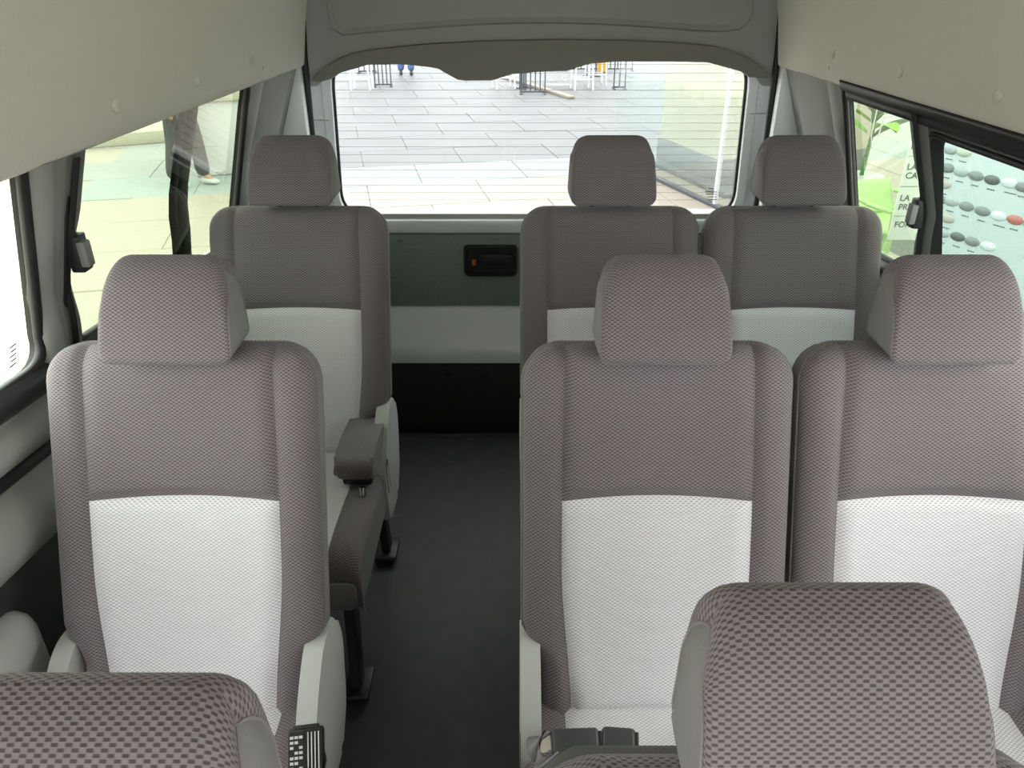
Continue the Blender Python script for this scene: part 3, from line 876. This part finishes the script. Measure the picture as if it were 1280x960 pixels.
# ------------------------------------------------------------------ seat belt hardware
def buckle(loc, rx, ry, rz, label, printed, length=.075, wd=.045):
    B = empty('seat_belt_buckle', loc); B.rotation_euler = (rx, ry, rz)
    box('housing', -wd/2, wd/2, -.014, .014, -length/2, length/2, 'blackplastic' if printed else 'buckle', B, bev=.004)
    box('release_button', -wd*.36, wd*.36, -.011, .011, length/2-.002, length/2+.004, 'blackplastic', B, bev=.002)
    tube('stalk', [(0, 0, -length/2), (0, .006, -length/2-.05), (0, .02, -length/2-.10)], .012, 'webbing' if not printed else 'blackplastic', B)
    if printed:
        lb = box('paper_label', -wd*.44, -wd*.02, -.0150, -.0142, -length*.44, length*.42, 'blackplastic', B, bev=0)
        for r_ in range(7):
            a = -wd*.42; z = -length*.38+r_*length*.11
            for q in range(3):
                if (r_*3+q) % 4 != 1: box('print_mark', a+q*wd*.13, a+q*wd*.13+wd*.10, -.0154, -.0149, z, z+length*.06, 'print', lb, bev=0)
        for r_ in range(4):
            box('grip_rib', wd*(.08+.10*r_), wd*(.11+.10*r_), -.0165, -.013, -length*.4, length*.4, 'print', B, bev=0)
    return tag(B, label, 'buckle', 'seat belt buckles')
buckle(atZ(383, 938, .47), R(-50), 0, R(8), 'black seat belt buckle with white printed label on the single left seat', True, .062, .05)
def buckle_pad(px, py, z, w_, rz, label):
    c = atZ(px, py, z); B = empty('seat_belt_buckle', c, rz); B.rotation_euler = (R(24), 0, rz)
    box('housing', -w_/2, w_/2, -.020, .020, -.008, .012, 'buckle', B, bev=.006, seg=3)
    box('release_button', w_/2-.001, w_/2+.005, -.015, .015, -.005, .009, 'blackplastic', B, bev=.002)
    box('tongue_plate', -w_/2-.018, -w_/2+.004, -.013, .013, -.001, .003, 'chrome', B, bev=.001)
    return tag(B, label, 'buckle', 'seat belt buckles')
buckle_pad(719, 929, .452, .072, R(2), 'longer slate grey buckle lying beside the crumpled webbing on the aisle seat')
buckle_pad(773, 928, .452, .050, R(-5), 'shorter slate grey buckle lying in the middle of the aisle seat cushion')
# crumpled webbing beside the recliner
pts = []; V, F = [], []
for i in range(15):
    t = i/14; c = atZ(676-6*math.sin(t*5), 928+t*36, .44); c.z += .008*math.sin(t*7)+.012
    d = Vector((.020*math.cos(t*3), .012*math.sin(t*5), .012*math.sin(t*4)))
    V += [c-d, c+d]
for i in range(14): F.append((2*i, 2*i+1, 2*i+3, 2*i+2))
wb = mk('belt_webbing', V, F, 'webbing'); md = wb.modifiers.new('thick', 'SOLIDIFY'); md.thickness = .0025
tag(wb, 'crumpled grey lilac seat belt webbing beside the recliner cover', 'belt')

# ------------------------------------------------------------------ outdoors
GZ = -.62
ROT = R(12); CR, SR = math.cos(ROT), math.sin(ROT)
gr = box('ground', -60, 60, -40, 80, GZ-.3, GZ-.012, 'joint', bev=0); struct(gr, 'pale paved forecourt around the van')
def rotp(x, y): return (x*CR-y*SR, x*SR+y*CR)
def slab_mesh(w_, h_, mat):
    bm = bmesh.new(); add_box(bm, -w_/2+.003, w_/2-.003, -h_/2+.003, h_/2-.003, -.03, .0, .004, 1)
    o = from_bm('paving_slab', bm, mat); me = o.data; bpy.data.objects.remove(o); return me
SLW, SLH = 1.2, .9
slabs = {k: slab_mesh(SLW, SLH, k) for k in ('paving', 'paving_sand', 'paving_blue', 'paving_sand_brightened', 'paving_brightened', 'paving_blue_brightened')}
cnt = 0
for j in range(6, 25):
    for i in range(-4, 9):
        if cnt >= 290: break
        u = i*SLW+.6*(j % 2)-1.0; v = j*SLH; x, y = rotp(u, v)
        if abs(x) > .52*y+.4 or y < 5 : continue
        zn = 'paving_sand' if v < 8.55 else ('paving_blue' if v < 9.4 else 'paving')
        if x < -.29*y or x > .345*y: zn = {'paving_sand': 'paving_sand_brightened', 'paving_blue': 'paving_blue_brightened', 'paving': 'paving_brightened'}[zn]  # same slabs, brightened copies where the dark side glass covers them
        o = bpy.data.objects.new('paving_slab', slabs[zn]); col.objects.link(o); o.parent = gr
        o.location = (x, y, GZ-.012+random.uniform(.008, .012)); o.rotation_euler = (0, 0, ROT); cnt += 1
# larger plain paving to both sides, in the brightened sand colour
def flat(name, pts, z, mat, par): return mk(name, [(x, y, z) for x, y in pts], [tuple(range(len(pts)))], mat, par, smooth=False)
flat('side_paving', [(1.3, -10), (30, -10), (30, 4.0), (2.4, 4.0), (1.3, 2.6)], GZ-.011, 'paving_sand_brightened', gr)  # added as a bright surface bouncing light up to the headliner
flat('side_paving', [(-30, -10), (-1.2, -10), (-1.2, 5.0), (-6, 14), (-30, 40)], GZ-.011, 'paving_sand_brightened', gr)

# glass screen beside the rear of the van
def P2(a, b, t): return (a[0]+(b[0]-a[0])*t, a[1]+(b[1]-a[1])*t)
A = atZ(893, 259, GZ); Bp = atZ(820, 224, GZ); dirv = (Bp-A).normalized()
scr = empty('glass_screen', (A.x, A.y, GZ)); tag(scr, 'tall pale green glass screen with white posts outside the rear window', 'screen')
ang = math.atan2(dirv.y, dirv.x)
scr.rotation_euler = (0, 0, ang)
for x0_, x1_ in ((-1.1, -.02), (.02, 2.30)):
    box('glass_panel', x0_, x1_, -.006, .006, .03, 2.2, 'glass_screen', scr, bev=0)
for x0_ in (-.9, 0.0):
    box('post', x0_-.018, x0_+.018, -.018, .018, 0, 2.25, 'white', scr, bev=.003)
box('base_rail', -1.1, 2.3, -.03, .03, 0, .035, 'fence', scr, bev=.003)
# cream wall pier with granite plinth
K = atZ(893, 236, GZ); K2 = atZ(822, 203, GZ); dv = (K2-K).normalized(); ang = math.atan2(dv.y, dv.x); Ln = (K2-K).length
pier = empty('rendered_pier', (K.x, K.y, GZ), ang); tag(pier, 'cream rendered wall pier on a grey granite plinth behind the glass screen', 'wall')
box('wall_block', 0, Ln, -1.9, 0, .30, 4.0, 'cream', pier, bev=.005)
box('plinth', -.02, Ln+.02, -1.92, .02, .04, .30, 'granite', pier, bev=.01)
box('kerb', -.4, Ln+.3, -.2, .12, 0, .05, 'paving', pier, bev=.01)
# wall of the showroom to the right
shw = empty('showroom_front', (5.2, 9.0, GZ)); tag(shw, 'pale grey showroom front behind the lime plant and chair', 'building')
box('wall_block', 0, 9, 0, .4, 0, 4.5, 'acrylic', shw, bev=.01)
for k in range(4): box('wall_joint', 1.2+k*1.6, 1.23+k*1.6, -.01, .02, 0, 4.5, 'joint', shw, bev=0)

# railings, white chairs and table on the terrace
def railing(px0, px1, py, bars, label, h=.95, rz=0.0):
    a = atZ(px0, py, GZ); b = atZ(px1, py, GZ); w_ = (b-a).length
    o = empty('barrier', (a.x, a.y, GZ), rz)
    for k in range(bars):
        x = w_*k/(bars-1); box('bar', x-.011, x+.011, -.011, .011, .02, h, 'fence', o, bev=0)
    box('top_rail', -.02, w_+.02, -.018, .018, h-.02, h+.02, 'fence', o, bev=.003)
    box('bottom_rail', -.02, w_+.02, -.015, .015, .02, .05, 'fence', o, bev=.003)
    for k in (0, 1): box('foot', w_*k-.02, w_*k+.02, -.15, .15, 0, .02, 'fence', o, bev=.003)
    return tag(o, label, 'barrier', 'dark iron barriers outside')
railing(469, 489, 108, 5, 'dark barred iron barrier next to the person in jeans', rz=.1)
railing(651, 681, 117, 6, 'dark barred iron barrier standing in front of the white table')
railing(650, 662, 111, 4, 'short dark iron barrier set back behind the one in front of the white table', rz=.9)
railing(767, 781, 111, 3, 'narrow dark iron barrier beside the glass screen')
railing(449, 469, 91, 4, 'small dark iron barrier farther back than the one next to the person')
railing(734, 747, 96, 4, 'dark iron barrier behind the tall white stools', rz=.5)
railing(690, 790, 88, 12, 'long dark iron barrier at the back of the terrace')
def stool(px, py, label, h=.75, w_=.36, legs=4):
    a = atZ(px, py, GZ); o = empty('white_stool', (a.x, a.y, GZ), random.uniform(-.3, .3))
    for sx in (-1, 1):
        for sy in (-1, 1):
            tube('leg', [(sx*w_*.5, sy*w_*.5, 0), (sx*w_*.42, sy*w_*.42, h)], .018, 'white', o, seg=6)
    box('seat', -w_*.46, w_*.46, -w_*.46, w_*.46, h-.02, h+.02, 'white', o, bev=.008)
    for sy in (-1, 1): box('rung', -w_*.48, w_*.48, sy*w_*.46-.008, sy*w_*.46+.008, .2, .22, 'white', o, bev=0)
    for sx in (-1, 1): tube('back_post', [(sx*w_*.42, w_*.42, h), (sx*w_*.42, w_*.5, h+.35)], .015, 'white', o, seg=6)
    box('back_rail', -w_*.45, w_*.45, w_*.47, w_*.52, h+.28, h+.36, 'white', o, bev=.006)
    return tag(o, label, 'stool', 'white metal stools outside')
stool(630, 110, 'white metal stool left of the barrier before the white table')
stool(727, 112, 'white metal stool just right of the white table')
stool(744, 106, 'white metal stool in front of the yellow round bucket')
stool(453, 112, 'white metal stool beside the barrier near the person in jeans')
a = atZ(697, 108, GZ); tb = empty('white_table', (a.x, a.y, GZ)); tag(tb, 'white ornamental metal table with scrolled foot frame outside', 'table')
for sx in (-1, 1):
    for sy in (-1, 1): box('leg', sx*.26-.02, sx*.26+.02, sy*.2-.02, sy*.2+.02, 0, .72, 'white', tb, bev=.004)
box('table_top', -.34, .34, -.3, .3, .72, .75, 'white', tb, bev=.008)
box('stretcher', -.26, .26, -.21, -.19, .04, .07, 'white', tb, bev=.003); box('stretcher', -.26, .26, -.21, -.19, .24, .27, 'white', tb, bev=.003)
for sx in (-1, 1):
    tube('scroll', [(sx*(.13+.09*math.cos(t*.5)*(1-t/16)), -.2, .155+.07*math.sin(t*.5)*(1-t/16)) for t in range(14)], .009, 'white', tb, seg=6)
a = atZ(753, 90, GZ); bk_ = empty('yellow_bucket', (a.x, a.y, GZ)); tag(bk_, 'round yellow bucket on the terrace behind the stools', 'bucket')
tube('body', [(0, 0, 0), (0, 0, .02), (0, 0, .3), (0, 0, .32)], [.09, .11, .13, .135], 'yellow', bk_, seg=16)
tube('handle', [(.13*math.cos(t*math.pi/8), 0, .3+.12*math.sin(t*math.pi/8)) for t in range(9)], .008, 'fence', bk_, seg=6)
a = atZ(715, 124, GZ); b = atZ(625, 96, GZ)
kb = mk('terrace_edge', [], [], 'granite'); bpy.data.objects.remove(kb)
terr = empty('terrace_kerb', (a.x, a.y, GZ)); tag(terr, 'low stone kerb running along the edge of the terrace', 'kerb')
d_ = (b-a); an = math.atan2(d_.y, d_.x)
terr.rotation_euler = (0, 0, an)
for k in range(6): box('kerb_stone', k*d_.length/6+.01, (k+1)*d_.length/6-.01, -.06, .06, 0, .05, 'paving_sand', terr, bev=.006)

# people outside
def skinned(name, nodes, edges, mat, parent, root=0, sub=2):
    me = bpy.data.meshes.new(name); me.from_pydata([n[0] for n in nodes], edges, [])
    o = bpy.data.objects.new(name, me); col.objects.link(o); o.parent = parent
    me.materials.append(M[mat])
    bpy.context.view_layer.objects.active = o
    sk = o.modifiers.new('skin', 'SKIN'); sk.use_smooth_shade = True
    if not me.skin_vertices: 
        with bpy.context.temp_override(object=o, active_object=o): pass
    for i, n in enumerate(nodes):
        r = n[1]; me.skin_vertices[0].data[i].radius = r if isinstance(r, tuple) else (r, r)
        me.skin_vertices[0].data[i].use_root = (i == root)
    sb = o.modifiers.new('sub', 'SUBSURF'); sb.levels = sub; sb.render_levels = sub
    return o
def person(loc, rz, trouser, shoe, shirt, label, stride):
    p = empty('person', loc, rz); tag(p, label, 'person', 'people standing outside')
    hipx = .095
    legs = []
    N = [((0, 0, .95), (.13, .095)), ((0, 0, 1.12), (.125, .09)), ((0, -.01, 1.32), (.15, .10)), ((0, .01, 1.46), (.075, .065)),
         ((0, .0, 1.54), (.05, .052)), ((0, -.015, 1.62), (.072, .088)), ((0, -.01, 1.70), (.07, .085)), ((0, 0, 1.745), (.04, .05))]
    Eg = [(0, 1), (1, 2), (2, 3), (3, 4), (4, 5), (5, 6), (6, 7)]
    TN = [((0, 0, .97), (.150, .115)), ((0, 0, .90), (.150, .12))]; TE = [(0, 1)]
    for sx, st in ((-1, stride[0]), (1, stride[1])):
        i = len(N)
        N += [((sx*.17, .01, 1.42), .052), ((sx*.215, .03, 1.14), .042), ((sx*.225, -.03, .91), .03), ((sx*.225, -.045, .855), (.022, .038)), ((sx*.223, -.055, .81), (.018, .036))]
        Eg += [(2, i), (i, i+1), (i+1, i+2), (i+2, i+3), (i+3, i+4)]
        b = i+4
        for q, (dy, ln) in enumerate(((-.027, .05), (-.009, .062), (.009, .058), (.026, .045))):
            k = len(N); N += [((sx*.223, -.055+dy, .785), .0085), ((sx*.215, -.06+dy, .785-ln*.6), .0080), ((sx*.203, -.06+dy, .785-ln), .0072)]
            Eg += [(b, k), (k, k+1), (k+1, k+2)]
        k = len(N); N += [((sx*.215, -.085, .835), .010), ((sx*.205, -.10, .805), .009)]; Eg += [(i+3, k), (k, k+1)]
        j = len(N)
        N += [((sx*hipx, 0, .86), .085), ((sx*(hipx+.01), -.02+st*.5, .48), .056), ((sx*(hipx+.015), st, .10), .038), ((sx*(hipx+.02), st-.10, .04), .032)]
        Eg += [(0, j), (j, j+1), (j+1, j+2), (j+2, j+3)]
        t = len(TN)
        TN += [((sx*hipx, 0, .82), .105), ((sx*(hipx+.01), -.02+st*.5, .48), .085), ((sx*(hipx+.012), st*.9, .22), .080), ((sx*(hipx+.015), st, .075), .082)]
        TE += [(1, t), (t, t+1), (t+1, t+2), (t+2, t+3)]
    body = skinned('body', N, Eg, 'skin', p)
    skinned('trousers', TN, TE, trouser, p)
    SN = [((0, 0, .93), (.155, .12)), ((0, 0, 1.12), (.15, .112)), ((0, -.005, 1.32), (.172, .12)), ((0, .01, 1.45), (.09, .08))]
    SE = [(0, 1), (1, 2), (2, 3)]
    for sx in (-1, 1):
        i = len(SN); SN += [((sx*.175, .01, 1.41), .07), ((sx*.215, .03, 1.17), .058)]; SE += [(2, i), (i, i+1)]
    skinned('shirt', SN, SE, shirt, p)
    skinned('hair', [((0, .015, 1.66), (.08, .085)), ((0, .0, 1.73), (.068, .075)), ((0, -.01, 1.765), (.035, .04))], [(0, 1), (1, 2)], 'hair', p)
    for sx, st in ((-1, stride[0]), (1, stride[1])):
        skinned('shoe', [((sx*.11, st+.05, .045), (.042, .042)), ((sx*.113, st-.06, .04), (.046, .036)), ((sx*.117, st-.17, .03), (.042, .026))], [(0, 1), (1, 2)], shoe, p)
        for q in (-1, 1):
            pass
    # face
    for sx in (-1, 1):
        bm = bmesh.new(); bmesh.ops.create_uvsphere(bm, u_segments=10, v_segments=6, radius=.011); bmesh.ops.translate(bm, vec=(sx*.03, -.098, 1.645), verts=bm.verts); from_bm('eye', bm, 'print', p)
        skinned('ear', [((sx*.082, .0, 1.655), (.01, .02)), ((sx*.084, .005, 1.62), (.009, .013))], [(0, 1)], 'skin', p, sub=1)
    skinned('nose', [((0, -.098, 1.645), .009), ((0, -.112, 1.61), .013)], [(0, 1)], 'skin', p, sub=1)
    box('mouth', -.022, .022, -.100, -.094, 1.573, 1.582, 'red', p, bev=.002)
    return p
a = atZ(508, 94, GZ); person(a, R(-170), 'jeans', 'shoe', 'shirt', 'person in blue jeans and dark shoes standing beyond the rear window', (.04, -.05))
a = atZ(240, 232, GZ); person(a, R(75), 'trousers', 'shoe_light', 'shirt', 'person in dark grey trousers standing beyond the left side window', (.12, -.10))

# pale planters and steps seen through the left window
a = atZ(292, 235, GZ)
pl = empty('white_plinth_block', (a.x-.35, a.y+1.2, GZ), R(20)); tag(pl, 'pale stone plinth block on the paving beyond the left window', 'plinth')
box('block', -.45, .45, -.6, .6, 0, .8, 'white', pl, bev=.02); box('cap', -.5, .5, -.65, .65, .8, .9, 'cream', pl, bev=.02)
for k in range(3):
    st_ = box('stone_step', -2.2, 2.2, -.35, .35, 0, .16, 'cream', bev=.01); st_.location = (a.x-2.2-.25*k, a.y+2.6+k*.7, GZ+k*.0)
    st_.rotation_euler = (0, 0, R(25))
    tag(st_, ('pale stone strip on the paving nearest the plinth block', 'middle pale stone strip of the three behind the plinth block', 'pale stone strip farthest behind the plinth block')[k], 'paving strip', 'pale stone strips')

# ---- right-hand side: colour swatch board, price sign, lime plant and chair
c0 = atY(1222, 245, 3.95); bdir = Vector((-.5, .866, 0))
board = empty('swatch_board', (c0.x, c0.y, GZ), math.atan2(-bdir.y, -bdir.x)); tag(board, 'white display board of oval paint colour samples outside the side window', 'board')
zc = c0.z-GZ
sw_cols = {'g': (.19, .205, .195, 1), 'w': (.56, .60, .58, 1), 's': (.34, .37, .355, 1), 'd': (.10, .11, .105, 1), 'r': (.42, .14, .11, 1), 'b': (.40, .37, .32, 1), 'y': (.44, .50, .38, 1)}
for k, v in sw_cols.items(): M['sw_'+k] = plain('sample_paint_'+k, v, .25, noise=.02)
bmS = bmesh.new(); bmesh.ops.create_uvsphere(bmS, u_segments=20, v_segments=8, radius=1.0)
bmesh.ops.scale(bmS, vec=(.042, .010, .024), verts=bmS.verts)
sw_mesh = {}
for k in sw_cols:
    b2 = bmS.copy(); o = from_bm('sample_oval', b2, 'sw_'+k); sw_mesh[k] = o.data; bpy.data.objects.remove(o)
brot = Matrix.Rotation(-board.rotation_euler.z, 4, 'Z')
nrm = Vector((-bdir.y, bdir.x, 0))
def onboard(px, py):
    r = ray(px, py); bl = Vector((c0.x, c0.y, 0)); n_ = Vector((bdir.y, -bdir.x, 0))
    d = (bl.x*n_.x+bl.y*n_.y)/(r.x*n_.x+r.y*n_.y)
    p = Vector((0, 0, CZ))+r*d; q = brot @ (p-Vector((c0.x, c0.y, GZ)))
    return q
BX0 = onboard(1163, 240).x
bm = bmesh.new(); add_box(bm, BX0, .95, 0, .03, .55, 2.0, .006); from_bm('panel', bm, 'acrylic', board)
for x in (BX0+.06, .85):
    box('stand_leg', x-.02, x+.02, .01, .05, 0, .57, 'white', board, bev=.004); box('stand_foot', x-.03, x+.03, -.2, .25, 0, .02, 'white', board, bev=.004)
SW = [(1188, 187, 's'), (1205, 190, 'y'), (1184, 210, 'g'), (1201, 215, 's'), (1220, 220, 'g'), (1240, 225, 'd'), (1262, 229, 'w'), (1279, 234, 'g'),
      (1180, 230, 'b'), (1174, 249, 'g'), (1189, 252, 's'), (1208, 258, 'g'), (1228, 264, 'g'), (1248, 270, 'w'), (1269, 275, 'r'),
      (1184, 273, 'b'), (1178, 291, 's'), (1197, 296, 'd'), (1290, 240, 'd'), (1290, 281, 's'), (1300, 286, 'g'), (1215, 302, 'g'), (1235, 308, 'w')]
for px, py, k in SW:
    q = onboard(px, py); o = bpy.data.objects.new('sample_oval', sw_mesh[k]); col.objects.link(o); o.parent = board; o.location = (q.x, -.001, q.z)
    bm = bmesh.new()
    for t in range(4 if k != 'w' else 6): add_box(bm, -.020+.0105*t, -.013+.0105*t, -.001, .001, -.0025, .0025)
    q = onboard(px-1.5, py+12); cp = from_bm('caption', bm, 'ink', board); cp.location = (q.x, -.0012, q.z)
# price sign with lettering
s0 = atY(1132, 300, 4.9)
sign = empty('price_sign', (s0.x, s0.y, GZ), 0); tag(sign, 'narrow white sign with grey capital lettering beside the lime green chair', 'sign')
zb = s0.z-GZ
box('panel', -.12, .40, 0, .012, zb, zb+.85, 'paper', sign, bev=.002)
box('clear_base', -.12, .40, .0, .010, .02, zb, 'glass_screen', sign, bev=0)
box('foot', -.14, .42, -.12, .12, 0, .02, 'white', sign, bev=.004)
def letters(txt, px, py, hpx):
    p = atY(px-5, py, 4.9)
    cu = bpy.data.curves.new('lettering', 'FONT'); cu.body = txt; cu.size = hpx/FPX*5.2*1.45; cu.extrude = .0008
    o = bpy.data.objects.new('lettering', cu); col.objects.link(o); o.parent = sign
    o.location = (p.x-s0.x, -.002, p.z-GZ); o.rotation_euler = (R(90), 0, 0); cu.materials.append(M['ink'])
    bpy.context.view_layer.update()
    me = bpy.data.meshes.new_from_object(o.evaluated_get(bpy.context.evaluated_depsgraph_get()))
    me.materials.clear(); me.materials.append(M['ink'])
    o2 = bpy.data.objects.new('lettering', me); col.objects.link(o2); o2.parent = sign; o2.location = o.location; o2.rotation_euler = o.rotation_euler
    bpy.data.objects.remove(o)
for t, px, py in (('H', 1143, 186), ('LA', 1138, 212), ('CA', 1136, 223), ('LA', 1129, 251), ('PRA', 1127, 262), ('FOR', 1122, 284)): letters(t, px, py, 7)
for py in (195, 233, 270):
    p = atY(1135, py, 4.9); box('rule_line', -.12, .40, -.002, .001, p.z-GZ-.001, p.z-GZ+.001, 'ink', sign, bev=0)
# lime chair
a = atY(1100, 285, 5.4)
ch = empty('lime_chair', (a.x+.2, a.y+.25, GZ), R(20)); tag(ch, 'lime green moulded plastic chair behind the white lettered sign', 'chair')
hS = .40
for sx in (-1, 1):
    for sy in (-1, 1): tube('leg', [(sx*.22, sy*.22, 0), (sx*.18, sy*.18, hS)], [.02, .026], 'lime', ch, seg=8)
box('seat', -.23, .23, -.23, .22, hS-.015, hS+.025, 'lime', ch, bev=.015)
def cb(u, v): return ((u*.22*(1-.1*v), .20+.10*v-.05*(1-u*u)*-1*.5, hS+.02+.24*v), (u, v))
cbk = grid('backrest', cb, lin(-1, 1, 8), lin(0, 1, 8), 'lime', ch); md = cbk.modifiers.new('t', 'SOLIDIFY'); md.thickness = .02
for sx in (-1, 1): tube('arm', [(sx*.21, .24, hS+.18), (sx*.25, 0, hS+.17), (sx*.22, -.2, hS+.16), (sx*.2, -.2, hS)], .018, 'lime', ch, seg=8)
# lime plant
a = atY(1066, 205, 7.2)
pt = empty('leafy_plant', (a.x+.1, a.y, GZ)); tag(pt, 'tall plant with broad lime green leaves in a pale pot', 'plant')
tube('pot', [(0, 0, 0), (0, 0, .02), (0, 0, .38), (0, 0, .40)], [.12, .16, .21, .2], 'white', pt, seg=20)
tube('stem', [(0, 0, .35), (.02, 0, .8), (-.01, .02, 1.3), (0, 0, 1.7)], [.02, .016, .012, .006], 'leaf_dark', pt, seg=8)
for k in range(34):
    z = .75+.036*k; an = k*2.4; ln = random.uniform(.32, .5); wd = random.uniform(.06, .09); dr = random.uniform(.1, .5)
    V, F = [], []
    for i in range(8):
        t = i/7; w_ = wd*math.sin(math.pi*min(1, t*.93+.05))**.8
        r_ = .03+ln*t; zz = .30*t*(1-t*dr*2.2)
        for q in (-1, 0, 1): V.append((r_, q*w_, zz-(.018 if q == 0 else 0)))
    for i in range(7):
        for q in range(2): F.append((i*3+q, i*3+q+1, (i+1)*3+q+1, (i+1)*3+q))
    lf = mk('leaf', V, F, 'leaf' if k % 3 else 'leaf_dark', pt); lf.location = (0, 0, z); lf.rotation_euler = (0, 0, an)
# display stand with hanging cords
a = atY(1062, 165, 5.3)
stnd = empty('display_stand', (a.x, a.y, GZ)); tag(stnd, 'slim white display stand with looped cords in front of the lime plant', 'stand')
tube('pole', [(0, 0, 0), (0, 0, 2.3)], .014, 'white', stnd, seg=8)
tube('top_arm', [(0, 0, 2.28), (.75, -.1, 2.28)], .012, 'white', stnd, seg=8)
box('foot', -.2, .2, -.2, .2, 0, .02, 'white', stnd, bev=.005)
tube('cord', [(.17, -.02, 2.28), (.14, -.03, 1.5), (.135, -.03, 1.12), (.155, -.03, 1.03), (.185, -.03, 1.12), (.21, -.03, 1.5), (.25, -.03, 2.28)], .0045, 'white', stnd, seg=6)
tube('cord', [(.46, -.06, 2.28), (.43, -.06, 1.2), (.42, -.06, .6)], .0045, 'white', stnd, seg=6)
